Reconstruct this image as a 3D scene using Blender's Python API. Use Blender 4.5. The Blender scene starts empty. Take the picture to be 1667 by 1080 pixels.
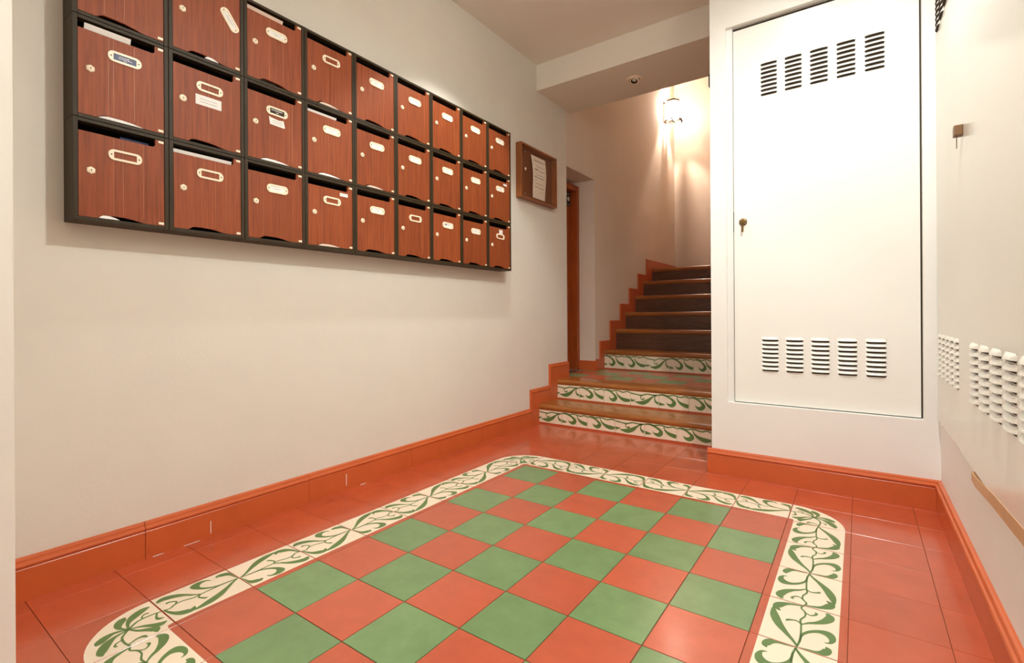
import bpy, bmesh, math, random
from mathutils import Matrix, Vector
random.seed(7)
S = bpy.context.scene
COL = S.collection
PI = math.pi

# ------------------------------------------------------------------ camera
cam_d = bpy.data.cameras.new('camera')
cam_d.sensor_fit = 'HORIZONTAL'; cam_d.sensor_width = 36.0
cam_d.lens = 798.02 / 1667 * 36.0
cam_d.shift_y = -27.8 / 1667
cam_d.clip_start = 0.02
cam = bpy.data.objects.new('camera', cam_d); COL.objects.link(cam)
cam.matrix_world = (Matrix.Translation((0, 0, 0.789)) @ Matrix.Rotation(0.61528, 4, 'Z')
                    @ Matrix.Rotation(PI / 2, 4, 'X') @ Matrix.Rotation(-0.00566, 4, 'Z'))
S.camera = cam

# ------------------------------------------------------------------ world, exposure
w = bpy.data.worlds.new('world'); S.world = w; w.use_nodes = True
w.node_tree.nodes['Background'].inputs[0].default_value = (1.0, 0.99, 0.97, 1)
w.node_tree.nodes['Background'].inputs[1].default_value = 0.9
S.view_settings.view_transform = 'Standard'; S.view_settings.look = 'None'
S.view_settings.gamma = 1.0; S.view_settings.use_curve_mapping = False
S.view_settings.exposure = 0.54
CEILING_LAMPS = [  # x, y, watts, cone, blend
    (0.05, 1.25, 78, 165, 0.6, 'lit recessed ceiling spotlight beside the metal side doors'),
    (-1.38, 2.00, 36, 94, 0.3, 'lit recessed ceiling spotlight washing the mailbox wall'),
    (-0.25, 1.80, 15, 150, 0.7, 'lit recessed ceiling spotlight over the checkered floor'),
]
LAMP_COL = (0.97, 1.0, 0.95)

# ------------------------------------------------------------------ materials
def srgb(r, g, b):
    f = lambda c: (c / 255 / 12.92) if c / 255 <= 0.04045 else ((c / 255 + 0.055) / 1.055) ** 2.4
    return (f(r), f(g), f(b), 1)

def mat(name, col, rough=0.5, metal=0.0, noise=0.0, nscale=8.0, bump=0.0, bscale=60.0, rnd=0.0, spec=0.5, coat=0.0, stretch=None, col2=None):
    m = bpy.data.materials.new(name); m.use_nodes = True
    nt = m.node_tree; P = nt.nodes['Principled BSDF']
    P.inputs['Roughness'].default_value = rough; P.inputs['Metallic'].default_value = metal
    P.inputs['Specular IOR Level'].default_value = spec
    P.inputs['Coat Weight'].default_value = coat; P.inputs['Coat Roughness'].default_value = 0.15
    P.inputs['Base Color'].default_value = col
    last = None
    if noise or col2 or bump or rnd:
        tc = nt.nodes.new('ShaderNodeTexCoord'); mp = nt.nodes.new('ShaderNodeMapping')
        nt.links.new(tc.outputs['Object'], mp.inputs[0])
        if stretch: mp.inputs['Scale'].default_value = stretch
    if noise or col2:
        n = nt.nodes.new('ShaderNodeTexNoise'); n.inputs['Scale'].default_value = nscale
        n.inputs['Detail'].default_value = 6; n.inputs['Roughness'].default_value = 0.65
        oi0 = nt.nodes.new('ShaderNodeObjectInfo'); va = nt.nodes.new('ShaderNodeVectorMath'); va.operation = 'ADD'
        sc = nt.nodes.new('ShaderNodeMath'); sc.operation = 'MULTIPLY'; sc.inputs[1].default_value = 37.0
        nt.links.new(oi0.outputs['Random'], sc.inputs[0]); nt.links.new(mp.outputs[0], va.inputs[0]); nt.links.new(sc.outputs[0], va.inputs[1])
        nt.links.new(va.outputs[0], n.inputs['Vector'])
        r = nt.nodes.new('ShaderNodeValToRGB')
        c2 = col2 if col2 else tuple(c * (1 - noise) for c in col[:3]) + (1,)
        c1 = col if col2 else tuple(min(1, c * (1 + noise * .6)) for c in col[:3]) + (1,)
        r.color_ramp.elements[0].position = 0.3; r.color_ramp.elements[1].position = 0.7
        r.color_ramp.elements[0].color = c2; r.color_ramp.elements[1].color = c1
        nt.links.new(n.outputs['Fac'], r.inputs[0]); last = r.outputs[0]
    if rnd:
        oi = nt.nodes.new('ShaderNodeObjectInfo'); mr = nt.nodes.new('ShaderNodeMapRange')
        mr.inputs['To Min'].default_value = 1 - rnd; mr.inputs['To Max'].default_value = 1 + rnd
        nt.links.new(oi.outputs['Random'], mr.inputs['Value'])
        hs = nt.nodes.new('ShaderNodeHueSaturation'); nt.links.new(mr.outputs[0], hs.inputs['Value'])
        if last: nt.links.new(last, hs.inputs['Color'])
        else: hs.inputs['Color'].default_value = col
        last = hs.outputs[0]
    if last: nt.links.new(last, P.inputs['Base Color'])
    if bump:
        n2 = nt.nodes.new('ShaderNodeTexNoise'); n2.inputs['Scale'].default_value = bscale; n2.inputs['Detail'].default_value = 4
        nt.links.new(mp.outputs[0], n2.inputs['Vector'])
        b = nt.nodes.new('ShaderNodeBump'); b.inputs['Strength'].default_value = bump; b.inputs['Distance'].default_value = 0.004
        nt.links.new(n2.outputs['Fac'], b.inputs['Height']); nt.links.new(b.outputs[0], P.inputs['Normal'])
    return m

def emit(name, col, s):
    m = bpy.data.materials.new(name); m.use_nodes = True; nt = m.node_tree
    P = nt.nodes['Principled BSDF']; P.inputs['Base Color'].default_value = col
    P.inputs['Emission Color'].default_value = col; P.inputs['Emission Strength'].default_value = s
    return m

M = {}
M['plaster'] = mat('plaster', srgb(226, 219, 208), 0.85, noise=0.03, nscale=3, bump=0.10, bscale=90)
M['plaster_stair'] = mat('plaster_stair', srgb(228, 212, 196), 0.9, noise=0.05, nscale=2.2, bump=0.25, bscale=24, stretch=(1, 1, .35))
M['ceiling'] = mat('ceiling_paint', srgb(236, 228, 214), 0.9, bump=0.08, bscale=120)
M['white'] = mat('white_gloss_paint', srgb(240, 238, 231), 0.28, noise=0.015, nscale=2, bump=0.02, bscale=40)
M['white_wall'] = mat('white_wall_paint', srgb(238, 236, 231), 0.6, noise=0.03, nscale=2.5, bump=0.12, bscale=20)
M['panel'] = mat('panel_paint', srgb(232, 228, 216), 0.22, noise=0.015, nscale=2)
M['red'] = mat('red_cement_tile', srgb(186, 82, 48), 0.25, noise=0.10, nscale=9, rnd=0.06, bump=0.03, bscale=30, coat=0.35)
M['red2'] = mat('coral_cement_tile', srgb(190, 90, 62), 0.3, noise=0.10, nscale=14, rnd=0.06, bump=0.03, bscale=30, coat=0.2)
M['green'] = mat('green_cement_tile', srgb(116, 146, 96), 0.3, noise=0.14, nscale=12, rnd=0.07, bump=0.03, bscale=30, coat=0.2)
M['cream'] = mat('cream_cement', srgb(240, 222, 198), 0.35, noise=0.03, nscale=10, rnd=0.02)
M['leaf'] = mat('leaf_green_print', srgb(92, 124, 66), 0.35, noise=0.08, nscale=12)
M['grout'] = mat('grout', srgb(118, 66, 40), 0.8, noise=0.3, nscale=20)
M['skirt'] = mat('terracotta_skirting', srgb(202, 96, 48), 0.3, noise=0.08, nscale=7, bump=0.03, bscale=25)
M['veneer'] = mat('mahogany_veneer', srgb(160, 80, 40), 0.5, spec=0.3, col2=srgb(120, 55, 26), nscale=16, stretch=(3, 9, .35), rnd=0.07)
M['veneer_line'] = mat('veneer_light_line', srgb(178, 106, 58), 0.4, noise=0.2, nscale=20)
M['frame'] = mat('dark_brown_plastic', srgb(56, 44, 26), 0.5, noise=0.1, nscale=30, spec=0.25)
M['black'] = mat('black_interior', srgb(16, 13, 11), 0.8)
M['ivory'] = mat('ivory_plastic', srgb(250, 234, 206), 0.35)
M['dark'] = mat('dark_metal', srgb(60, 46, 32), 0.4, metal=0.6)
M['paper'] = mat('white_paper', srgb(246, 244, 240), 0.8, noise=0.03, nscale=20)
M['paper_pink'] = mat('pinkish_paper', srgb(232, 205, 188), 0.8, noise=0.05, nscale=20)
M['blue'] = mat('blue_card', srgb(14, 30, 86), 0.4)
M['blue_print'] = mat('blue_printed_paper', srgb(60, 88, 130), 0.6, col2=srgb(30, 36, 60), nscale=40)
M['ink'] = mat('black_ink', srgb(40, 38, 40), 0.6)
M['grey_ink'] = mat('grey_ink', srgb(170, 164, 160), 0.6)
M['case'] = mat('case_wood', srgb(156, 88, 36), 0.35, col2=srgb(126, 66, 26), nscale=6, stretch=(1, 6, 1))
M['case_back'] = mat('case_back_board', srgb(122, 62, 30), 0.5, col2=srgb(98, 50, 22), nscale=6)
M['tread'] = mat('varnished_oak', srgb(176, 108, 46), 0.28, col2=srgb(130, 72, 26), nscale=6, stretch=(1, 9, 9), coat=0.3)
M['riser_wood'] = mat('dark_riser_wood', srgb(106, 68, 42), 0.4, col2=srgb(78, 46, 28), nscale=8, stretch=(1, 6, 6))
M['door_wood'] = mat('orange_door_wood', srgb(178, 88, 34), 0.4, col2=srgb(150, 68, 24), nscale=5, stretch=(5, 5, 1))
M['brass'] = mat('brass', srgb(112, 86, 46), 0.3, metal=0.9)
M['chrome'] = mat('chrome', srgb(190, 180, 165), 0.2, metal=1.0)
M['brown'] = mat('brown_latch', srgb(120, 86, 52), 0.45)
M['rim_reflection'] = mat('painted_rim_reflection', srgb(204, 160, 118), 0.5, noise=0.15, nscale=10)  # tan of the reflected floor, put into the colour
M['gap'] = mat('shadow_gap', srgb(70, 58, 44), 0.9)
M['sign'] = mat('sign_black', srgb(26, 28, 40), 0.4)
M['sconce_glass'] = emit('lit_sconce_glass', (1, 0.88, 0.77, 1), 24)
M['fill_globe_ball'] = emit('fill_globe_glow', (.98, 1, 0.95, 1), 21)  # glow of the unseen globe added to lift the ceiling
M['lamp'] = emit('lit_lamp', (1, 0.88, 0.74, 1), 20)
M['bulb_off'] = mat('bulb_face', srgb(210, 205, 190), 0.15)
def glass_mat():
    m = bpy.data.materials.new('clear_acrylic'); m.use_nodes = True; nt = m.node_tree
    out = nt.nodes['Material Output']; nt.nodes.remove(nt.nodes['Principled BSDF'])
    t = nt.nodes.new('ShaderNodeBsdfTransparent'); t.inputs[0].default_value = (.99, .96, .92, 1)
    g = nt.nodes.new('ShaderNodeBsdfGlossy'); g.inputs['Roughness'].default_value = 0.06
    lw = nt.nodes.new('ShaderNodeLayerWeight'); lw.inputs[0].default_value = 0.5
    pw = nt.nodes.new('ShaderNodeMath'); pw.operation = 'POWER'; pw.inputs[1].default_value = 4
    f = nt.nodes.new('ShaderNodeMapRange'); f.inputs['To Min'].default_value = .02; f.inputs['To Max'].default_value = .35
    nt.links.new(lw.outputs['Facing'], pw.inputs[0]); nt.links.new(pw.outputs[0], f.inputs['Value'])
    x = nt.nodes.new('ShaderNodeMixShader')
    nt.links.new(f.outputs[0], x.inputs[0]); nt.links.new(t.outputs[0], x.inputs[1]); nt.links.new(g.outputs[0], x.inputs[2])
    nt.links.new(x.outputs[0], out.inputs[0]); return m
M['glass'] = glass_mat()

# ------------------------------------------------------------------ mesh helpers
class MB:
    def __init__(s): s.v = []; s.f = []; s.mi = []; s.mats = []
    def m(s, k):
        if k not in s.mats: s.mats.append(k)
        return s.mats.index(k)
    def add(s, vs, fs, k):
        o = len(s.v); s.v += [tuple(x) for x in vs]; i = s.m(k)
        for f in fs: s.f.append(tuple(o + a for a in f)); s.mi.append(i)
        return s
    def box(s, a, b, k, ch=0.0):
        (x0, y0, z0), (x1, y1, z1) = a, b
        if ch <= 0:
            vs = [(x0, y0, z0), (x1, y0, z0), (x1, y1, z0), (x0, y1, z0), (x0, y0, z1), (x1, y0, z1), (x1, y1, z1), (x0, y1, z1)]
            return s.add(vs, [(3, 2, 1, 0), (4, 5, 6, 7), (0, 1, 5, 4), (1, 2, 6, 5), (2, 3, 7, 6), (3, 0, 4, 7)], k)
        bm = bmesh.new(); bmesh.ops.create_cube(bm, size=1)
        for v in bm.verts:
            v.co = Vector(((x0 + x1) / 2 + v.co.x * (x1 - x0), (y0 + y1) / 2 + v.co.y * (y1 - y0), (z0 + z1) / 2 + v.co.z * (z1 - z0)))
        bmesh.ops.bevel(bm, geom=bm.edges[:], offset=ch, segments=2, affect='EDGES', profile=0.6)
        bm.verts.index_update()
        vs = [v.co[:] for v in bm.verts]; fs = [tuple(v.index for v in f.verts) for f in bm.faces]; bm.free()
        return s.add(vs, fs, k)
    def prism(s, pts, fn, d0, d1, k, caps=(True, True)):
        # pts: 2D outline, fn(u, v, d) -> xyz
        n = len(pts)
        vs = [fn(u, v, d0) for u, v in pts] + [fn(u, v, d1) for u, v in pts]
        fs = [(i, (i + 1) % n, n + (i + 1) % n, n + i) for i in range(n)]
        if caps[0]: fs.append(tuple(range(n - 1, -1, -1)))
        if caps[1]: fs.append(tuple(range(n, 2 * n)))
        return s.add(vs, fs, k)
    def ring(s, outer, inner, fn, d0, d1, k):
        n = len(outer)
        vs = [fn(u, v, d) for d in (d0, d1) for L in (outer, inner) for u, v in L]
        fs = []
        for i in range(n):
            j = (i + 1) % n
            fs += [(i, j, 2 * n + j, 2 * n + i), (n + j, n + i, 3 * n + i, 3 * n + j), (2 * n + i, 2 * n + j, 3 * n + j, 3 * n + i), (j, i, n + i, n + j)]
        return s.add(vs, fs, k)
    def lathe(s, prof, fn, k, n=20, a0=0, a1=2 * PI):
        full = abs(a1 - a0 - 2 * PI) < 1e-6
        c = n if full else n + 1
        vs = []
        for i in range(c):
            a = a0 + (a1 - a0) * i / n
            vs += [fn(r * math.cos(a), r * math.sin(a), h) for r, h in prof]
        q = len(prof); fs = []
        for i in range(n):
            j = (i + 1) % c
            for t in range(q - 1): fs.append((i * q + t, j * q + t, j * q + t + 1, i * q + t + 1))
        return s.add(vs, fs, k)
    def tube(s, pts, r, k, n=8):
        pts = [Vector(p) for p in pts]; vs = []; fs = []
        for i, p in enumerate(pts):
            t = (pts[min(i + 1, len(pts) - 1)] - pts[max(i - 1, 0)]).normalized()
            a = t.orthogonal().normalized() if i == 0 else (a - t * a.dot(t)).normalized()
            b = t.cross(a)
            rr = r[i] if isinstance(r, (list, tuple)) else r
            for q in range(n): vs.append(p + a * math.cos(2 * PI * q / n) * rr + b * math.sin(2 * PI * q / n) * rr)
        for i in range(len(pts) - 1):
            for q in range(n): fs.append((i * n + q, i * n + (q + 1) % n, (i + 1) * n + (q + 1) % n, (i + 1) * n + q))
        fs += [tuple(range(n - 1, -1, -1)), tuple((len(pts) - 1) * n + q for q in range(n))]
        return s.add(vs, fs, k)
    def mesh(s, name, smooth=False):
        me = bpy.data.meshes.new(name); me.from_pydata(s.v, [], s.f)
        for k in s.mats: me.materials.append(M[k])
        me.polygons.foreach_set('material_index', s.mi)
        me.update(); bm = bmesh.new(); bm.from_mesh(me); bmesh.ops.recalc_face_normals(bm, faces=bm.faces[:]) if not getattr(s, 'keep', False) else None
        bm.to_mesh(me); bm.free()
        if smooth:
            me.polygons.foreach_set('use_smooth', [True] * len(me.polygons)); me.set_sharp_from_angle(angle=math.radians(40))
        return me

def put(name, me, parent=None, loc=(0, 0, 0)):
    o = bpy.data.objects.new(name, me if not isinstance(me, MB) else me.mesh(name)); COL.objects.link(o)
    o.location = loc
    if parent: o.parent = parent
    return o
def empty(name, loc=(0, 0, 0)):
    o = bpy.data.objects.new(name, None); o.empty_display_size = .05; COL.objects.link(o); o.location = loc; return o
def tag(o, label, cat, group=None):
    o['label'] = label; o['category'] = cat
    if group: o['group'] = group
    return o
def struct(o, label=None, cat=None):
    o['kind'] = 'structure'
    if label: o['label'] = label
    if cat: o['category'] = cat
    return o

def spline(pts, n=7):
    out = []; P = [pts[0]] + list(pts) + [pts[-1]]
    for i in range(1, len(P) - 2):
        for t in range(n):
            t /= n
            out.append(tuple(0.5 * ((2 * P[i][c]) + (-P[i - 1][c] + P[i + 1][c]) * t + (2 * P[i - 1][c] - 5 * P[i][c] + 4 * P[i + 1][c] - P[i + 2][c]) * t * t
                                    + (-P[i - 1][c] + 3 * P[i][c] - 3 * P[i + 1][c] + P[i + 2][c]) * t ** 3) for c in range(len(pts[0]))))
    out.append(tuple(pts[-1])); return out
def stroke(mb, pts, fn, k):      # pts: (u, v, width); flat ribbon printed on a tile
    S_ = spline(pts); vs = []
    for i, (u, v, wd) in enumerate(S_):
        a = S_[max(0, i - 1)]; b = S_[min(len(S_) - 1, i + 1)]
        dx, dy = b[0] - a[0], b[1] - a[1]; L = math.hypot(dx, dy) or 1
        wd = max(wd, .004)
        vs += [fn(u - dy / L * wd / 2, v + dx / L * wd / 2), fn(u + dy / L * wd / 2, v - dx / L * wd / 2)]
    mb.add(vs, [(2 * i, 2 * i + 1, 2 * i + 3, 2 * i + 2) for i in range(len(S_) - 1)], k)

# ------------------------------------------------------------------ key dimensions (metres)
XW = -1.91            # mailbox wall
XR = 0.265            # right wall
YC = 2.57             # face of the meter closet
XC = -0.60            # its free edge
ZC = 2.607            # ceiling
OX, OY, T = -1.4245, 2.1281, 0.2     # tile grid
YR = 3.02             # first riser
YB0, YB1, ZB = 3.03, 3.54, 2.42      # beam
YE = 6.31             # end wall of the stairs
ZT = 4.4
STX = -0.66           # right side of the stairs

# ------------------------------------------------------------------ room shell
wl = MB()
wl.box((-2.3, -1.3, -.1), (XW, 3.47, ZT), 'plaster')
o = struct(put('wall_left', wl)); o['label'] = 'long beige plaster wall carrying the mailboxes'
ws = MB()
ws.box((-2.3, 3.98, -.1), (XW, YE + .2, ZT), 'plaster_stair')
ws.box((-2.3, 3.47, 1.98), (XW, 3.98, ZT), 'plaster_stair')
struct(put('wall_stair_left', ws))
struct(put('wall_stair_end', MB().box((XW, YE, -.1), (STX + .2, YE + .2, ZT), 'plaster_stair')))
struct(put('wall_stair_right', MB().box((STX, 3.0, -.1), (STX + .2, YE, ZT), 'plaster_stair')))
struct(put('ceiling_stair', MB().box((-2.3, YB1 - .02, ZT), (STX + .2, YE + .2, ZT + .1), 'plaster_stair')))
struct(put('ceiling', MB().box((-2.3, -1.3, ZC), (XR + .2, YB0 + .02, ZC + .15), 'ceiling')))
struct(put('ceiling_beam', MB().box((XW, YB0, ZB), (STX, YB1, ZT), 'ceiling')), 'beige plaster beam dropping below the ceiling at the stairs')
struct(put('wall_right', MB().box((XR, -1.3, -.1), (XR + .2, YC + .6, ZC), 'white_wall')))
fr = MB()
fr.box((XW, -1.3, -.1), (-1.25, -1.1, ZC), 'plaster'); fr.box((-1.25, -1.3, 2.25), (XR, -1.1, ZC), 'plaster')
struct(put('wall_front', fr))
struct(put('wall_entrance', MB().box((XW, -.35, 0), (-1.2, .197, ZC), 'plaster', .004)), 'white plaster pier beside the entrance')
# meter closet wall with a recess for its door
DX0, DX1, DZ0, DZ1 = -0.497, 0.2075, 0.357, 2.17
wb = MB(); RV = .03; A0, A1, B0, B1 = DX0 - .03, DX1 + .006, DZ0 - .004, DZ1 + .016
wb.box((XC, YC, 0), (A0, YC + .45, ZC), 'white_wall')
wb.box((A1, YC, 0), (XR, YC + .45, ZC), 'white_wall')
wb.box((A0, YC, 0), (A1, YC + .45, B0), 'white_wall'); wb.box((A0, YC, B1), (A1, YC + .45, ZC), 'white_wall')
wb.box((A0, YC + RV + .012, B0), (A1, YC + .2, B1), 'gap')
wb.box((A0, YC + RV - .012, B0), (DX0 - .0025, YC + RV + .012, B1), 'white_wall')
struct(put('wall_back', wb))
struct(put('trim_1', MB().box((XC - .012, YC + .02, 1.93), (XC, YC + .05, 1.995), 'ink', .004)), 'small black catch on the edge of the closet wall')

# ------------------------------------------------------------------ floor and its tiles
fl = MB(); fl.box((XW, -1.3, -.1), (XR, YR + .02, -.0022), 'grout')
floor = struct(put('floor', fl)); floor['label'] = 'cement tile floor with a green and red checker and vine border'
CH = .0005; TH = .016; G = .0011
def slab(mb, w_, h_, k, ox=0, oy=0):
    G = .0006 if k == 'red' else .0012
    x0, y0, x1, y1 = ox + G, oy + G, ox + w_ - G, oy + h_ - G
    vs = [(x0, y0, -TH), (x1, y0, -TH), (x1, y1, -TH), (x0, y1, -TH), (x0, y0, -CH), (x1, y0, -CH), (x1, y1, -CH), (x0, y1, -CH),
          (x0 + CH, y0 + CH, 0), (x1 - CH, y0 + CH, 0), (x1 - CH, y1 - CH, 0), (x0 + CH, y1 - CH, 0)]
    fs = [(8, 9, 10, 11)]
    for i in range(4):
        j = (i + 1) % 4; fs += [(i, j, 4 + j, 4 + i), (4 + i, 4 + j, 8 + j, 8 + i)]
    mb.add(vs, fs, k)
MOTIF = [  # u across the cream band, v along it, relative width
    [(.50, 0, .03), (.47, .2, .03), (.49, .5, .028), (.51, .62, .03), (.46, .74, .026), (.47, .84, .03), (.53, .92, .028), (.5, 1, .03)],
    [(.49, .02, .03), (.56, .12, .045), (.66, .23, .07), (.78, .38, .12), (.86, .54, .13), (.90, .68, .07), (.91, .76, .01)],
    [(.47, .13, .025), (.46, .28, .04), (.38, .40, .05), (.25, .48, .07), (.13, .48, .13), (.08, .40, .10), (.10, .31, .04), (.17, .28, .01)],
    [(.47, .01, .02), (.36, -.0 + .02, .03), (.25, .03, .05), (.16, .07, .11), (.12, .15, .10), (.15, .20, .01)],
    [(.49, .52, .02), (.40, .60, .04), (.30, .66, .06), (.19, .76, .11), (.13, .88, .13), (.18, .97, .04)],
    [(.49, .52, .02), (.55, .57, .025), (.62, .56, .03), (.68, .53, .045), (.69, .50, .02)],
    [(.50, .98, .02), (.62, .96, .04), (.74, .92, .07), (.84, .84, .13), (.87, .76, .10), (.80, .70, .02)],
    [(.47, .84, .02), (.40, .80, .022), (.34, .83, .03), (.31, .88, .04), (.34, .90, .02)],
]
def border_mesh(flip):
    mb = MB(); slab(mb, T, T, 'red')
    e = .0005
    mb.keep = True
    mb.add([(T * .10, G + CH, e * .5), (T * .91, G + CH, e * .5), (T * .91, T - G - CH, e * .5), (T * .10, T - G - CH, e * .5)], [(0, 1, 2, 3)], 'cream')
    for st in MOTIF:
        pts = [((1 - u if flip else u), (1 - v if flip else v), w_) for u, v, w_ in st]
        stroke(mb, pts, lambda u, v: (T * (.10 + .81 * min(max(u, 0.01), .99)), T * (1 - min(max(v, .012), .988)), e), 'leaf')
    return mb.mesh('border_tile')
def corner_mesh():
    mb = MB(); slab(mb, T, T, 'red'); mb.keep = True; e = .0005; a = .012
    pts = [(.10, a), (.91, a)] + [(.91 * math.cos(t), .91 * math.sin(t)) for t in [PI / 2 * i / 16 for i in range(1, 16)]] + [(a, .91), (a, .10), (.085, .085)]
    c = (.42, .42)
    mb.add([(T * x, T * y, e * .5) for x, y in pts] + [(T * .3, T * .3, e * .5)], [(i, (i + 1) % len(pts), len(pts)) for i in range(len(pts))], 'cream')
    half = [
        [(.40, .40, .03), (.50, .28, .03), (.52, .14, .026), (.50, .01, .028)],
        [(.40, .40, .02), (.55, .36, .05), (.66, .27, .11), (.74, .14, .10), (.75, .06, .02)],
        [(.40, .40, .02), (.52, .46, .05), (.62, .44, .10), (.70, .38, .10), (.74, .34, .02)],
        [(.40, .40, .02), (.34, .28, .04), (.26, .20, .07), (.20, .13, .10), (.21, .05, .02)],
        [(.51, .22, .02), (.58, .20, .02), (.61, .15, .03), (.59, .12, .02)],
        [(.50, .06, .02), (.40, .10, .03), (.34, .09, .05), (.32, .04, .02)],
    ]
    for st in half:
        stroke(mb, st, lambda u, v: (T * max(u, a), T * max(v, a), e), 'leaf')
        stroke(mb, [(v, u, w_) for u, v, w_ in st], lambda u, v: (T * max(u, a), T * max(v, a), e), 'leaf')
    return mb.mesh('corner_tile')
BT = [border_mesh(False), border_mesh(True)]; CT = corner_mesh()
cache = {}
def slab_mesh(w_, h_, k):
    key = (round(w_, 4), round(h_, 4), k)
    if key not in cache:
        mb = MB(); slab(mb, w_, h_, k); cache[key] = mb.mesh('floor_tile')
    return cache[key]
for j in range(-5, 12):
    for i in range(-3, 9):
        x0, x1 = OX + T * i, OX + T * (i + 1); y1, y0 = OY - T * j, OY - T * (j + 1)
        cx_, cy_ = (x0 + x1) / 2, (y0 + y1) / 2
        if i in (-1, 6) and 0 <= j < 8 or j in (-1, 8) and 0 <= i < 6:
            o = put('border_tile', BT[(j if i in (-1, 6) else i) % 2], floor, (cx_, cy_, 0))
            # local: x = across (inner -> outer), y = along
            rot = {-1: PI, 6: 0}.get(i) if i in (-1, 6) else (PI / 2 if j == -1 else -PI / 2)
            o.rotation_euler.z = rot
            d = Vector((-T / 2, -T / 2, 0)); d.rotate(o.rotation_euler); o.location += d
            continue
        if i in (-1, 6) and j in (-1, 8):
            o = put('corner_tile', CT, floor, (cx_, cy_, 0))
            rot = {(6, -1): 0, (-1, -1): PI / 2, (-1, 8): PI, (6, 8): -PI / 2}[(i, j)]
            o.rotation_euler.z = rot; d = Vector((-T / 2, -T / 2, 0)); d.rotate(o.rotation_euler); o.location += d
            continue
        inner = 0 <= i < 6 and 0 <= j < 8
        k = ('green' if (i + j) % 2 == 0 else 'red2') if inner else 'red'
        xa, xb, ya, yb = max(x0, XW), min(x1, XR), y0, min(y1, YR)
        if i >= 4: yb = min(yb, YC)
        if xb - xa < .01 or yb - ya < .01: continue
        put('floor_tile', slab_mesh(xb - xa, yb - ya, k), floor, (xa, ya, 0))

# ------------------------------------------------------------------ skirting
PROF = [(0, 0), (.018, 0), (.018, .088), (.0165, .090), (.0165, .0935), (.020, .0955), (.021, .100), (.019, .1045), (.014, .107), (.013, .110), (.013, .1125), (.011, .117), (.005, .119), (0, .119)]
def skirting(name, fn, L0, L1, parent=None):
    mb = MB(); mb.prism(PROF, fn, L0, L1, 'skirt'); o = put(name, mb.mesh(name), parent)
    return o
bl = struct(empty('baseboard_left')); bl['label'] = 'glossy terracotta skirting along the mailbox wall'
cuts = [-1.1, .04, .610, 1.19, 1.77, 2.35, 2.912]
for a, b in zip(cuts, cuts[1:]):
    skirting('skirting_length', lambda u, v, d: (XW + u, d, v), a + .0008, b - .0008, bl)
for (yy, z0_, hh, ww) in ((.805, .012, .045, .0022), (1.372, .020, .052, .003), (.63, .0003, .0018, .03), (.72, .0003, .0015, .05), (1.45, .0003, .0025, .03)):
    put('paint_chip', MB().box((XW + .0178, yy, z0_), (XW + .0186, yy + ww, z0_ + hh), 'paper'), bl)
st = struct(empty('baseboard_stairs')); st['label'] = 'stepped terracotta skirting climbing beside the stairs'
def step_piece(y0, y1, z0, z1, bead=True, d_=.018):
    mb = MB(); mb.box((XW, y0, z0), (XW + d_, y1, z1 - .03), 'skirt')
    pr = [(0, z1 - .03), (d_, z1 - .03), (d_ - .0015, z1 - .028), (d_ - .0015, z1 - .0255), (d_ + .002, z1 - .0235), (d_ + .003, z1 - .019), (d_ + .001, z1 - .0145), (d_ - .005, z1 - .012), (d_ - .005, z1 - .0065), (d_ - .007, z1 - .002), (0, z1)] if bead else [(0, z1 - .03), (d_, z1 - .03), (d_, z1 - .003), (d_ - .003, z1), (0, z1)]
    mb.prism(pr, lambda u, v, d: (XW + u, d, v), y0, y1, 'skirt'); return put('skirting_step', mb.mesh('skirting_step'), st)
step_piece(2.913, 3.174, 0, .253); step_piece(3.175, 3.468, 0, .412)
for (a, b, z0, z1) in [(3.98, 4.06, .284, .385), (4.061, 4.284, .284, .545), (4.285, 4.526, .4, .727), (4.527, 4.764, .6, .889), (4.765, 5.005, .75, 1.052), (5.006, 5.266, .9, 1.214), (5.267, YE, 1.1, 1.39)]:
    step_piece(a, b, z0, z1, False, .014)
o = struct(skirting('baseboard_back', lambda u, v, d: (d, YC - u, v), XC - .018, XR)); o['label'] = 'terracotta skirting under the meter closet door'
o = struct(skirting('baseboard_right', lambda u, v, d: (XR - u, d, v), -1.3, YC - .018)); o['label'] = 'terracotta skirting along the right wall'

# ------------------------------------------------------------------ staircase
sc = struct(empty('staircase', (0, 0, 0))); sc['label'] = 'staircase with patterned tile risers then dark wooden steps'
NZ = [(3.008, .138), (3.277, .286), (4.138, .457), (4.399, .642), (4.645, .805), (4.901, .975), (5.14, 1.139), (5.415, 1.297)]
X0 = XW + .012
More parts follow.
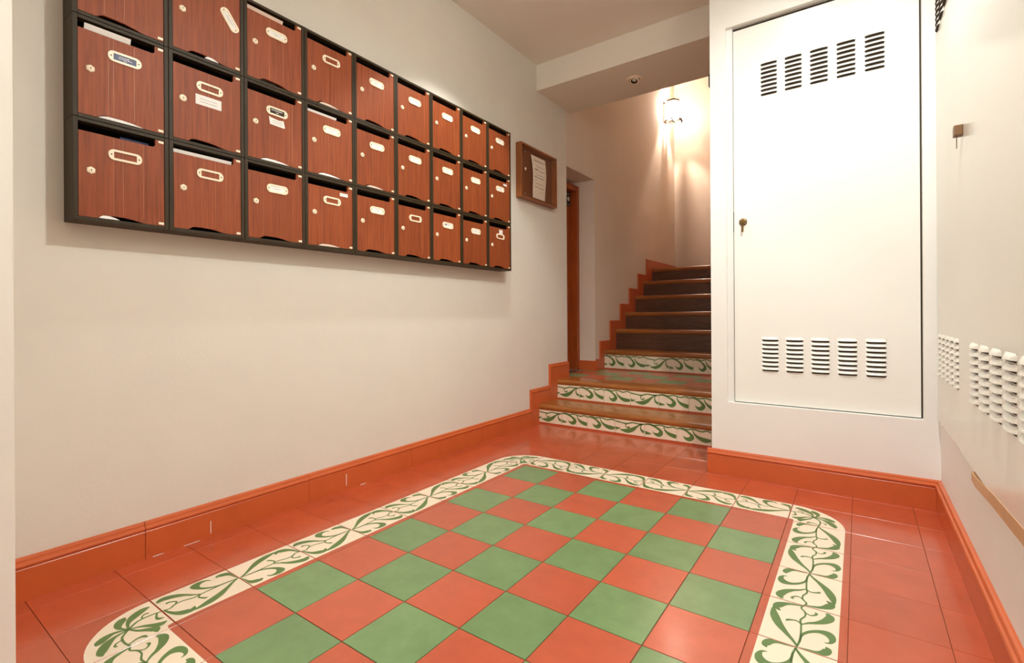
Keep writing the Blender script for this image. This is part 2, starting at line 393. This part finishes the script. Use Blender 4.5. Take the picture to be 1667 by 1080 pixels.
# riser tiles
RM = {}
RS = [
    [[(0, .88, .05), (.15, .97, .04), (.3, .90, .045), (.5, .97, .04), (.72, .88, .045), (.88, .96, .04), (1, .88, .05)],
     [(.08, .92, .03), (.25, .84, .05), (.40, .62, .08), (.45, .40, .13), (.36, .24, .13), (.24, .30, .06), (.2, .44, .01)],
     [(.46, .92, .02), (.52, .66, .05), (.64, .44, .10), (.80, .32, .14), (.95, .33, .10), (.99, .42, .02)]],
    [[(0, .88, .05), (.2, .82, .04), (.4, .78, .045), (.6, .90, .04), (.8, .86, .045), (1, .88, .05)],
     [(.42, .80, .03), (.36, .64, .03), (.40, .50, .035), (.48, .52, .05), (.46, .60, .02)],
     [(.92, .90, .03), (.76, .68, .06), (.60, .40, .13), (.42, .24, .14), (.22, .26, .05), (.16, .32, .01)],
     [(.9, .85, .02), (.86, .6, .04), (.9, .4, .07), (.985, .3, .10)],
     [(.0, .38, .10), (.08, .34, .08), (.18, .42, .01)]],
    [[(0, .88, .05), (.15, .97, .04), (.3, .90, .045), (.5, .97, .04), (.72, .88, .045), (.88, .96, .04), (1, .88, .05)],
     [(0, .30, .11), (.08, .28, .09), (.2, .26, .02)],
     [(.02, .95, .03), (.24, .88, .05), (.44, .68, .08), (.52, .44, .13), (.44, .26, .13), (.32, .30, .06), (.26, .42, .01)],
     [(.60, .90, .02), (.64, .66, .05), (.74, .46, .10), (.88, .34, .13), (.985, .30, .12)]]]
def riser_tile(w0, w1, h, var):
    key = (round(w0, 3), round(w1, 3), round(h, 3), var)
    if key in RM: return RM[key]
    mb = MB(); g = .0009
    mb.box((w0 + g, -.008, 0), (w1 - g, 0, .0115), 'red'); mb.box((w0 + g, -.008, .0115), (w1 - g, 0, h), 'cream')
    for s_ in RS[var]:
        n0 = len(mb.v)
        ok = [p for p in s_ if w0 - .03 < p[0] * T < w1 + .03]
        if len(ok) < 2: continue
        stroke(mb, [(p[0] * T, .0125 + p[1] * (h - .014), p[2] * T * .95) for p in ok], lambda u, v: (min(max(u, w0 + .002), w1 - .002), -.0086, min(v, h - .001)), 'leaf')
    RM[key] = mb.mesh('riser_tile'); return RM[key]
for r, (yr, z0, zt) in enumerate([(3.02, 0, .100), (3.287, .138, .248), (4.15, .286, .418)]):
    k0 = 0
    for k in range(-1, 6):
        xa = -1.706 + T * k; a, b = max(xa, X0), min(xa + T, STX)
        if b - a < .012: continue
        put('riser_tile', riser_tile(a - xa, b - xa, zt - z0, (k + 1 + [1, 1, 2][r]) % 3), sc, (xa, yr, z0))
# wooden noses / treads
def nose(y0, y1, z, th=.038, xr=STX):
    mb = MB(); n = [(y1, z - th), (y0 + .006, z - th), (y0 + .001, z - th + .006), (y0, z - th * .5), (y0 + .002, z - .007), (y0 + .008, z - .001), (y0 + .014, z), (y1, z)]
    mb.prism(n, lambda u, v, d: (d, u, v), X0, xr, 'tread'); return mb.mesh('tread', True)
put('tread', nose(3.008, 3.287, .138), sc); put('tread', nose(3.277, 3.47, .286), sc)
for i in range(2, 8):
    y0, z = NZ[i]; y1 = NZ[i + 1][0] + .012 if i < 7 else YE
    put('tread', nose(y0, y1, z), sc)
for i in range(3, 8):
    y0, z = NZ[i]; zl = NZ[i - 1][1]
    put('riser', MB().box((X0, y0 + .012, zl), (STX, y0 + .03, z - .036), 'riser_wood'), sc)
# solid body under the steps
bd = MB(); bd.box((X0, 3.022, 0), (STX, 3.5, .098), 'grout'); bd.box((X0, 3.289, .098), (STX, 4.16, .246), 'grout'); bd.box((XW - .3, 3.47, .246), (STX, 4.16, .2705), 'grout')
bd.box((X0, 4.152, .2705), (STX, YE, .417), 'grout')
for i in range(3, 8): bd.box((X0, NZ[i][0] + .031, NZ[i - 1][1] - .04), (STX, YE, NZ[i][1] - .039), 'grout')
put('stair_body', bd, sc)
for a in range(-2, 5):
    for b in range(0, 4):
        x0 = -1.612 + T * a; y0 = 3.51 + T * b
        for (xa, xb, cl) in [(max(x0, -2.06), min(x0 + T, STX), 0)]:
            yb = min(y0 + T, 4.15)
            if xb - xa < .01: continue
            if xb < XW: yb = min(yb, 3.975)
            k = 'green' if (a + b) % 2 == 0 else 'red2'
            put('landing_tile', slab_mesh(xb - xa, yb - y0, k), sc, (xa, y0, .286))
put('landing_edge_tile', slab_mesh(STX - X0, .04, 'red'), sc, (X0, 3.47, .286))
# paint the first step of the skirting on to the landing recess
# ------------------------------------------------------------------ wooden door in the recess
dr = struct(empty('door_1', (-2.1, 3.72, .286))); dr['label'] = 'orange-brown wooden door set in a recess by the stairs'
loc = Vector(dr.location)
def dpart(name, mb, parent=dr):
    o = put(name, mb.mesh(name), parent); base = Vector(dr.location) if parent is dr else Vector((0, 0, 0)); o.location = -base if parent is dr else (0, 0, 0); return o
f = MB(); f.box((-2.3, 3.93, .286), (-2.062, 3.979, 1.94), 'door_wood', .003); f.box((-2.3, 3.471, 1.89), (-2.062, 3.93, 1.94), 'door_wood', .003); f.box((-2.3, 3.471, .286), (-2.062, 3.52, 1.89), 'door_wood', .003)
dpart('door_frame', f)
leaf = dpart('door_leaf', MB().box((-2.17, 3.522, .295), (-2.125, 3.928, 1.888), 'door_wood', .003))
f = MB(); f.box((-2.125, 3.60, 1.76), (-2.122, 3.925, 1.935 - .05), 'sign')
for q in range(9): f.box((-2.122, 3.62 + q * .033, 1.862), (-2.1214, 3.62 + q * .033 + .024, 1.874), 'grey_ink')
for q in range(6): f.box((-2.122, 3.63 + q * .05, 1.772), (-2.1214, 3.63 + q * .05 + .04, 1.778), 'grey_ink')
f.lathe([(0, .0014), (.03, .0014), (.03, 0)], lambda a, b, h: (-2.122 + h, 3.80 + a, 1.82 + b), 'paper', 16)
f.lathe([(0, .0014), (.02, .0014), (.02, 0)], lambda a, b, h: (-2.122 + h, 3.89 + a, 1.825 + b), 'paper', 12)
sg = dpart('sign', f, leaf)
sk = struct(put('trim_2', MB().box((-2.062, 3.966, .286), (XW, 3.98, .372), 'skirt')), 'terracotta skirting in the door recess')

# ------------------------------------------------------------------ louvred metal doors
def louver_mesh(w_, h, pr, op=.0082, km='white'):
    # pressed hood: flush with the sheet at the top, bulging out at the foot, open underneath
    mb = MB(); n = 8; vs = []
    for i in range(n + 1):
        u = i / n; e = 1 - abs(2 * u - 1) ** 5
        for q, z in ((0, h), (.45, h * .80), (.85, h * .40), (1, .0)): vs.append((w_ * u, -pr * q * e, z - (0 if q < 1 else .0)))
    mb.add(vs, [(4 * i + t, 4 * i + 4 + t, 4 * i + 5 + t, 4 * i + 1 + t) for i in range(n) for t in range(3)], km)
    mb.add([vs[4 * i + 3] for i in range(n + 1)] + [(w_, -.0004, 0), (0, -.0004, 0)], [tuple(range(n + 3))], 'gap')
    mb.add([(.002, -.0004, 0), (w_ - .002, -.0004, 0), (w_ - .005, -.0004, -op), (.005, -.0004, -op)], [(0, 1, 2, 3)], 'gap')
    return mb.mesh('louver', True)
LV = louver_mesh(.074, .0115, .010)
d1 = struct(empty('door_2', (DX0, YC + RV, DZ0))); d1['label'] = 'white sheet metal closet door with two rows of louvers'
leafm = MB().box((0, -.004, 0), (DX1 - DX0, .010, DZ1 - DZ0), 'white', .0012)
lf = put('door_leaf', leafm.mesh('door_leaf'), d1)
for zt in (1.984, .675):
    for c in range(5):
        for r in range(8):
            put('louver', LV, d1, (-.378 - DX0 + c * .1005, -.004, zt - .012 - r * .0203 - DZ0))
lk = MB(); V = lambda a, b, h: (.041 + a, -.004 - h, 1.232 - DZ0 + b)
lk.lathe([(.018, 0), (.018, .004), (.015, .007), (.010, .008), (.010, .012), (0, .012)], V, 'brass', 20)
for q in range(8):
    a = q * PI / 4; lk.lathe([(.002, .0072), (.0015, .0082), (0, .0085)], lambda x, y, h, a=a: V(x + .0135 * math.cos(a), y + .0135 * math.sin(a), h), 'ivory', 6)
lo = put('lock', lk.mesh('lock', True), d1)
ky = MB(); ky.box((.0395, -.024, 1.186 - DZ0), (.0425, -.012, 1.236 - DZ0), 'brass', .001); ky.box((.036, -.0235, 1.182 - DZ0), (.046, -.0205, 1.215 - DZ0), 'brass', .0015)
put('key', ky.mesh('key'), lo)
put('paint_chip', MB().box((-.0035, -.0052, 1.19 - DZ0), (.0005, -.0038, 1.285 - DZ0), 'ink', .0006), d1)

def side_door(name, y0, y1, lab, ycol, ncol, x_off, pit, LVS, upper=True):
    d = struct(empty(name, (XR, y0, .365))); d['label'] = lab
    put('door_leaf', MB().box((-x_off, 0, 0), (-.0005, y1 - y0, 1.80), 'panel', .002).mesh('door_leaf'), d)
    for zt in ((.705, 2.025) if upper else (.705,)):
        for c in range(ncol):
            for r in range(8):
                o = put('louver', LVS, d, (-x_off, ycol - c * pit - y0, zt - .012 - r * .0203 - .365)); o.rotation_euler.z = -PI / 2
    return d

side_door('door_3', 1.988, 2.545, 'cream metal side door in the corner with louvers', 2.50, 5, .012, .098, louver_mesh(.074, .0125, .008, .005, 'panel'))
d4 = side_door('door_4', .95, 1.984, 'wide cream metal side door with brown latch block', 1.80, 6, .016, .125, louver_mesh(.094, .0135, .009, .005, 'panel'))
lt = MB(); lt.box((-.036, .955, .936), (-.016, .985, .967), 'brown', .003); lt.box((-.03, .966, .90), (-.028, .969, .937), 'brown')
put('latch', lt.mesh('latch'), d4)
we = MB()  # strip painting the floor's reflection in the door's bottom rim
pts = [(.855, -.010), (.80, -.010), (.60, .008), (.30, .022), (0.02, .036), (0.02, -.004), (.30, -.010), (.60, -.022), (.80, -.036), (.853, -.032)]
we.prism(pts, lambda u, v, d: (d, u, v), -.0172, -.0003, 'rim_reflection'); put('floor_reflection_strip', we.mesh('floor_reflection_strip'), d4)

# ------------------------------------------------------------------ mailboxes
NC, NR = 9, 3
MY0, MZ0 = .4175, 1.0676
PW, PH, DEP = .2393, .2961, .09
FT = .0125                       # frame thickness
W, H = PW - 2 * FT, PH - 2 * .011
DX = .079                        # back of the door leaf
def F(u, v, d): return (d, u, v)
def frame_mesh():
    mb = MB(); g = .0007
    mb.box((0, g, g), (DEP, FT, PH - g), 'frame', .0012); mb.box((0, PW - FT, g), (DEP, PW - g, PH - g), 'frame', .0012)
    mb.box((0, FT, g), (DEP - .001, PW - FT, .011), 'frame', .0012); mb.box((0, FT, PH - .011), (DEP - .001, PW - FT, PH - g), 'frame', .0012)
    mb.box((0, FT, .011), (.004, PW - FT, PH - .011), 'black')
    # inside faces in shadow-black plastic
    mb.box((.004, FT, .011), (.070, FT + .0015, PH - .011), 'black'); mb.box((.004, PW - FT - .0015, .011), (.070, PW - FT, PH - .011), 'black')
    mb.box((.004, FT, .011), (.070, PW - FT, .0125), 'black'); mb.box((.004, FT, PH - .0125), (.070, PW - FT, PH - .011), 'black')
    return mb.mesh('frame')
def door_outline():
    p = [(.001, .001)]
    hump = [(.20, .001), (.225, .004), (.25, .0085), (.29, .0115), (.42, .0115), (.52, .0105), (.62, .007), (.70, .003), (.76, .001)]
    p += [(W * a, b) for a, b in hump]
    p += [(W - .001, .001), (W - .001, H - .001), (W * .885, H - .001), (W * .885, H - .017)]
    p += [(W * .885 - .009 * (1 - math.cos(t)), H - .017 - .009 * math.sin(t)) for t in (PI / 8, PI / 4, 3 * PI / 8, PI / 2)]
    p += [(.001, H - .026)]
    return p
def door_mesh(seed):
    rn = random.Random(seed); mb = MB(); mb.prism(door_outline(), F, 0, .009, 'veneer')
    for _ in range(rn.choice((1, 2, 2, 3))):
        u = W * rn.uniform(.2, .9); mb.box((.009, u, .016), (.0092, u + .0011, H - .030), 'veneer_line')
    return mb.mesh('door')
def rrect(w_, h, r, n=5):
    out = []
    for cx_, cy_, a in ((w_ / 2 - r, h / 2 - r, 0), (-w_ / 2 + r, h / 2 - r, PI / 2), (-w_ / 2 + r, -h / 2 + r, PI), (w_ / 2 - r, -h / 2 + r, 3 * PI / 2)):
        out += [(cx_ + r * math.cos(a + PI / 2 * t / n), cy_ + r * math.sin(a + PI / 2 * t / n)) for t in range(n + 1)]
    return out
HW, HH = .084, .032
def holder_mesh():
    mb = MB(); mb.ring(rrect(HW, HH, .0145), rrect(.057, .019, .0012), F, 0, .0028, 'ivory')
    for s_ in (-1, 1): mb.lathe([(.0021, .0028), (.0021, .0033), (0, .0034)], lambda a, b, h, s_=s_: (h, s_ * .0345 + a, b), 'dark', 8)
    return mb.mesh('name_holder')
def card_mesh(base, ink, lines):
    mb = MB(); mb.box((0, -.0283, -.0093), (.0012, .0283, .0093), base)
    for (v, a, b, h) in lines:
        u = a
        rn = random.Random(int((v + 1) * 1e5))
        while u < b:
            L = rn.uniform(.002, .006); mb.box((.0012, u, v - h / 2), (.0014, min(u + L, b), v + h / 2), ink); u += L + .0012
    return mb.mesh('name_card')
CARDS = {'white': card_mesh('paper', 'grey_ink', [(.001, -.018, .018, .0016), (-.003, -.012, .010, .0012)]),
         'blue': card_mesh('blue', 'paper', [(.0042, -.014, .012, .0022), (-.0008, -.016, .018, .0022), (-.0058, -.003, .004, .0016)]),
         'black': card_mesh('frame', 'paper', [(.004, -.022, .022, .0028), (-.0035, -.004, .006, .0024)]),
         'mark': card_mesh('paper', 'ink', [(.002, -.022, -.008, .008), (.001, .004, .012, .003)])}
def lock_mesh(rnd_):
    mb = MB(); n = 20 if rnd_ else 6
    mb.lathe([(.0112, 0), (.0112, .002), (.009, .004), (.0055, .0045), (.0055, .0055), (0, .0055)], lambda a, b, h: (h, a, b), 'chrome' if False else 'ivory', n, PI / 6, PI / 6 + 2 * PI)
    mb.box((.0055, -.0008, -.0026), (.0059, .0008, .0026), 'ink'); mb.lathe([(.0016, .0055), (.0016, .006), (0, .006)], lambda a, b, h: (h, a, b + .001), 'ink', 8)
    return mb.mesh('lock')
FRM, HLD = frame_mesh(), holder_mesh(); LCK = [lock_mesh(False), lock_mesh(True)]
HNG = MB().box((0, 0, 0), (.0022, .0145, .0075), 'ivory', .0006).mesh('hinge_tab')
def sticker_mesh(w_, h, torn=False, n=2):
    mb = MB()
    if torn: mb.prism([(-w_ / 2, -h / 2), (w_ * .46, -h / 2 - .002), (w_ * .56, -h * .52), (w_ / 2, h * .1), (w_ * .46, h / 2), (w_ * .1, h * .38), (-w_ * .4, h / 2), (-w_ * .58, h * .62)], F, 0, .0005, 'paper')
    else: mb.box((0, -w_ / 2, -h / 2), (.0005, w_ / 2, h / 2), 'paper')
    for q in range(n):
        v = h * (.12 - .28 * q); u = -w_ * .32; rn = random.Random(q)
        while u < w_ * .32: L = rn.uniform(.003, .007); mb.box((.0005, u, v - .001), (.0007, u + L, v + .001), 'grey_ink'); u += L + .0015
    return mb.mesh('sticker')
ROW = ['bottom', 'middle', 'top']
ORD = {1: 'end', 2: 'second', 3: 'third', 4: 'fourth', 5: 'fifth', 6: 'sixth', 7: 'seventh', 8: 'eighth', 9: 'ninth'}
cards = {(2, 0): 'white', (2, 1): 'white', (2, 2): 'white', (2, 3): None, (2, 4): 'white', (2, 5): 'white', (2, 6): 'white', (2, 7): 'white', (2, 8): 'white',
         (1, 0): 'blue', (1, 1): None, (1, 2): 'black', (1, 3): 'white', (1, 4): 'white', (1, 5): 'white', (1, 6): 'white', (1, 7): 'white', (1, 8): 'white',
         (0, 0): None, (0, 1): None, (0, 2): 'white', (0, 3): None, (0, 4): 'white', (0, 5): None, (0, 6): 'mark', (0, 7): 'white', (0, 8): None}
extra = {(1, 1): ('sticker', .082, .034, .108, .150, False), (1, 2): ('sticker', .056, .026, .112, .157, True), (0, 3): ('sticker', .040, .014, .170, .232, False),
         (1, 8): ('sticker', .036, .012, .165, .232, False), (0, 8): ('sticker', .036, .024, .118, .226, False)}
special = {(2, 1): 'crooked hanging name holder', (1, 0): 'blue name card', (1, 1): 'round lock and white label',
           (1, 2): 'black name card and torn sticker', (0, 6): 'dark-marked name card', (2, 3): 'empty name holder', (0, 0): 'empty name holder',
           (0, 1): 'empty name holder', (0, 3): 'empty name holder and small sticker', (0, 5): 'empty name holder', (1, 8): 'white card and small sticker', (0, 8): 'sticker above empty holder'}
def place(r, c):
    k = 9 - c
    return f'{ROW[r]} row, ' + ('end next to the notice case' if k == 1 else f'{ORD[k]} from the notice case')
GRP = 'mailboxes in the wall bank'
def hinge(door):
    put('hinge_tab', HNG, door, (.009, W - .017, H - .0105)); put('hinge_tab', HNG, door, (.009, W - .017, .004))
for r in range(NR):
    for c in range(NC):
        t = empty('mailbox', (XW, MY0 + c * PW, MZ0 + r * PH))
        sp = special.get((r, c), 'white name card')
        tag(t, f'mailbox with {sp}, {place(r, c)}', 'mailbox', GRP)
        put('frame', FRM, t)
        d = put('door', door_mesh(r * 9 + c), t, (DX, FT, .011))
        hu, hv = W * .52, H - .078
        if (r, c) == (2, 1): hu, hv = W * .83, H * .62
        if (r, c) in ((2, 4), (2, 5), (2, 6)): hv -= .004
        tilt = -.95 if (r, c) == (2, 1) else random.uniform(-.02, .02)
        o = put('name_holder', HLD, d, (.009, hu, hv)); o.rotation_euler.x = tilt
        kc = cards[(r, c)]
        if kc:
            o = put('name_card', CARDS[kc], d, (.0091, hu, hv)); o.rotation_euler.x = tilt
            if kc in ('blue', 'black', 'mark'): o['label'] = {'blue': 'blue card with white lettering', 'black': 'dark card with white lettering', 'mark': 'white card with a dark mark'}[kc]
        put('lock', LCK[1 if (r, c) == (1, 1) else 0], d, (.009, W * .135, H * .50))
        hinge(d)
        e = extra.get((r, c))
        if e: put('sticker', sticker_mesh(e[1], e[2], e[5], 2 if e[2] > .02 else 1), d, (.009, e[3], e[4]))
def letter(r, c, a0, a1, mk, lab, fwd, top=.268, low=.16, th=.003, cat='letter', name='letter'):
    # a sheet standing in the box, leaning out through the slot
    mb = MB(); v0, v1 = .011 + low - .14, .011 + top
    c0, c1 = (.030, .030 + fwd)
    n = 7; pr = []
    for i in range(n + 1):
        q = i / n; pr.append((c0 + (c1 - c0) * q * q, v0 + (v1 - v0) * q))
    poly = pr + [(x - th, z) for x, z in reversed(pr)]
    mb.prism(poly, lambda u, v, d: (u, d, v), a0 * W, a1 * W, mk)
    return tag(put(name, mb.mesh(name), None, (XW, MY0 + c * PW + FT, MZ0 + r * PH)), lab, cat, 'mail in the mailbox slots')
letter(1, 0, .08, .60, 'paper', 'white envelope poking from the slot above the blue name card', .054)
letter(2, 2, .02, .66, 'paper_pink', 'pinkish envelope filling a top row mailbox slot', .052, .266)
letter(0, 1, .01, .87, 'paper', 'white wad of paper filling the whole bottom row slot', .050, .262, th=.010)
letter(1, 3, .01, .66, 'paper', 'white folded paper in the slot four boxes from the bank\'s open end', .050, .262)
letter(0, 0, .48, .82, 'blue_print', 'blue printed leaflet inside the slot of the bottom corner mailbox', .044, .258)
def bulge(r, c, a0, a1, mk, lab):
    # mail showing through the finger cut-out at the foot of the door
    mb = MB(); m0 = (a0 + a1) / 2; hw = (a1 - a0) / 2
    mb.prism([((m0 + hw * q) * W, .0125) for q in (-1, 1)] + [((m0 + hw * q) * W, .0125 + hh) for q, hh in ((.85, .002), (.5, .0055), (0, .0085), (-.6, .0085), (-.9, .004))], lambda u, v, d: (d, u, v), .055, .0885, mk)
    tag(put('mail_bundle', mb.mesh('mail_bundle'), None, (XW, MY0 + c * PW + FT, MZ0 + r * PH)), lab, 'mail', 'mail at the feet of the doors')
bulge(1, 0, .22, .74, 'paper', 'white mail showing under the door with the blue card')
bulge(2, 1, .45, .66, 'paper', 'white mail showing under the door with the crooked holder')
bulge(1, 2, .22, .74, 'paper', 'white mail showing under the door with the black card')
bulge(1, 3, .22, .72, 'paper', 'white mail under the door right of the black card')
bulge(0, 0, .22, .45, 'paper', 'white mail under the door of the bottom corner mailbox')
bulge(0, 3, .22, .7, 'paper_pink', 'pale mail under the bottom door with a small sticker')
bulge(1, 4, .25, .7, 'paper_pink', 'pale mail under the middle row door fifth from the notice case')
bulge(2, 3, .25, .7, 'paper_pink', 'pale mail under the top row door with an empty holder')

# ------------------------------------------------------------------ notice case
NY0, NY1, NZ0, NZ1, ND = 2.757, 3.240, 1.592, 1.968, .046
nc = tag(empty('notice_case', (XW, NY0, NZ0)), 'shallow wooden notice case with clear front on the wall', 'notice case')
w_, h_ = NY1 - NY0, NZ1 - NZ0
for nm, a, b in (('side_panel', (0, 0, 0), (ND, .012, h_)), ('side_panel', (0, w_ - .012, 0), (ND, w_, h_)), ('bottom_panel', (0, .012, 0), (ND, w_ - .012, .012)), ('top_panel', (0, .012, h_ - .012), (ND, w_ - .012, h_))):
    put(nm, MB().box(a, b, 'case', .0015).mesh(nm), nc)
put('back_panel', MB().box((0, .012, .012), (.006, w_ - .012, h_ - .012), 'case_back'), nc)
put('front_pane', MB().box((ND - .006, .0125, .0125), (ND - .003, w_ - .0125, h_ - .0125), 'glass'), nc)
k = MB(); k.lathe([(.012, 0), (.010, .003), (0, .004)], lambda a, b, h: (ND - .003 + h, .055 + a, .20 + b), 'ivory', 4); put('lock', k.mesh('lock'), nc)
for (a, b) in ((.05, .03), (w_ - .03, .03), (w_ - .03, h_ - .03), (.05, h_ - .06)):
    k = MB(); k.lathe([(.006, 0), (.005, .002), (0, .003)], lambda x, y, h: (ND - .003 + h, a + x, b + y), 'chrome', 10); put('screw', k.mesh('screw', True), nc)
sh = MB()
def SH(u, v, d): return (.012 + d + .012 * math.sin(v / .30 * 2.6) ** 2, .165 + u + .03 * (1 - v / .32) * (1 - u / .2), .035 + v)
NVS = 12; vs = []; fs = []
for i in range(NVS + 1):
    for u in (0, .195): vs.append(SH(u, .30 * i / NVS, 0))
for i in range(NVS): fs.append((2 * i, 2 * i + 1, 2 * i + 3, 2 * i + 2))
sh.add(vs, fs, 'paper'); sh.keep = True
rn = random.Random(3)
for (v, u0, u1, t_, ink) in [(.262, .03, .15, .011, 'grey_ink'), (.267, .155, .18, .004, 'ink'), (.24, .03, .07, .003, 'grey_ink'), (.226, .05, .17, .005, 'grey_ink'), (.200, .03, .085, .008, 'ink'), (.197, .09, .17, .004, 'ink'), (.18, .03, .06, .003, 'grey_ink'), (.166, .05, .17, .004, 'grey_ink'), (.148, .03, .05, .007, 'ink'), (.146, .055, .17, .004, 'ink'), (.126, .03, .06, .003, 'grey_ink'), (.104, .04, .16, .004, 'grey_ink'), (.08, .03, .09, .006, 'grey_ink'), (.077, .09, .17, .004, 'ink'), (.05, .12, .16, .003, 'grey_ink')]:
    u = u0
    while u < u1:
        L = min(rn.uniform(.006, .016), u1 - u); sh.add([SH(u, v, .0006), SH(u + L, v, .0006), SH(u + L, v + t_, .0006), SH(u, v + t_, .0006)], [(0, 1, 2, 3)], ink); u += L + .003
nsheet = tag(put('notice_sheet', sh.mesh('notice_sheet'), None, (XW, NY0, NZ0)), 'white printed notice sheet hung behind the clear case front', 'paper')

# ------------------------------------------------------------------ lamps
def downlight(x, y, z, lab, lit, eyeball=False):
    t = tag(empty('recessed_spotlight', (x, y, z)), lab, 'lamp')
    mb = MB(); mb.lathe([(.037, .004), (.037, -.004), (.042, -.008), (.050, -.006), (.054, 0)], lambda a, b, h: (a, b, h), 'ivory', 28); mb.lathe([(.037, -.0015), (.030, -.001)], lambda a, b, h: (a, b, h), 'dark', 28); put('trim_ring', mb.mesh('trim_ring', True), t)
    if eyeball:
        mb = MB(); R = Matrix.Rotation(-.45, 3, 'X'); fn = lambda a, b, h: tuple(R @ Vector((a, b, h)))
        mb.lathe([(.033, .004), (.0325, -.008), (.029, -.016), (.023, -.019)], fn, 'ivory', 24); mb.lathe([(.023, -.019), (.022, -.004), (0, -.004)], fn, 'dark', 24); put('eyeball', mb.mesh('eyeball', True), t)
        mb = MB(); mb.lathe([(.015, -.005), (.014, -.012), (.008, -.015), (0, -.0155)], fn, 'bulb_off', 20); put('bulb', mb.mesh('bulb', True), t)
    else:
        mb = MB(); mb.lathe([(.034, -.002), (.02, -.004), (0, -.004)], lambda a, b, h: (a, b, h), 'lamp', 24); put('bulb', mb.mesh('bulb'), t)
    return t
for x, y, wt, cone, bl_, lab_ in CEILING_LAMPS:
    downlight(x, y, ZC, lab_, True)
    L = bpy.data.lights.new('spot', 'SPOT'); L.energy = wt; L.color = LAMP_COL; L.spot_size = math.radians(cone); L.spot_blend = bl_; L.shadow_soft_size = .035
    lo_ = bpy.data.objects.new('spot_light', L); COL.objects.link(lo_); lo_.location = (x, y, ZC - .02)
downlight(-1.262, 3.275, ZB, 'small round eyeball spotlight set in the beam underside', False, True)
# wall sconce on the stairs
SX, SY, SZ = XW + .095, 5.93, 3.22
t = tag(empty('wall_sconce', (XW, SY, SZ)), 'lit glass wall sconce with metal trim above the stairs', 'lamp')
ox_ = .095
mb = MB(); mb.box((0, -.05, -.12), (.012, .05, .12), 'brass', .004); put('back_plate', mb.mesh('back_plate'), t)
mb = MB(); mb.lathe([(.078, -.10), (.082, 0), (.078, .10)], lambda a, b, h: (ox_ + a, b, h), 'sconce_glass', 24); put('glass_shade', mb.mesh('glass_shade', True), t)
mb = MB(); mb.lathe([(.080, .10), (.083, .10), (.083, .125), (.080, .125)], lambda a, b, h: (ox_ + a, b, h), 'brass', 6); put('top_band', mb.mesh('top_band'), t)
mb = MB()
mb.tube([(ox_ + .081 * math.cos(a), .081 * math.sin(a), -.105) for a in [2 * PI * i / 24 for i in range(25)]], .006, 'dark', 6)
for a in (0.35, 1.5, 2.6, 3.7, 4.9): mb.tube([(ox_, 0, -.115), (ox_ + .08 * math.cos(a), .08 * math.sin(a), -.106)], .011, 'dark', 6)
mb.tube([(ox_ + .08, .0, -.10), (ox_ + .10, .01, -.115), (ox_ + .105, .02, -.14), (ox_ + .09, .02, -.155)], [.008, .011, .011, .008], 'dark', 8)
put('scroll_ring', mb.mesh('scroll_ring', True), t)
L = bpy.data.lights.new('sconce_bulb', 'POINT'); L.energy = 48; L.color = (1, .82, .68); L.shadow_soft_size = .012
lo_ = bpy.data.objects.new('sconce_bulb_light', L); COL.objects.link(lo_); lo_.location = (SX, SY, SZ)

# fill globe added behind the viewpoint, out of view, to brighten ceiling and hall
t = tag(empty('fill_globe', (-.75, -.62, ZC)), 'added out-of-view globe lamp brightening the ceiling and hall', 'lamp')
mb = MB(); mb.lathe([(0, -.001), (.05, -.001), (.05, -.02), (.03, -.03), (0, -.03)], lambda a, b, h: (a, b, h), 'brass', 20); put('fill_globe_rose', mb.mesh('fill_globe_rose', True), t)
put('fill_globe_rod', MB().tube([(0, 0, -.02), (0, 0, -.36)], .006, 'brass'), t)
mb = MB(); mb.lathe([(.12 * math.sin(PI * i / 14), -.47 - .12 * -math.cos(PI * i / 14)) for i in range(15)], lambda a, b, h: (a, b, h), 'fill_globe_ball', 24); put('fill_globe_ball', mb.mesh('fill_globe_ball', True), t)
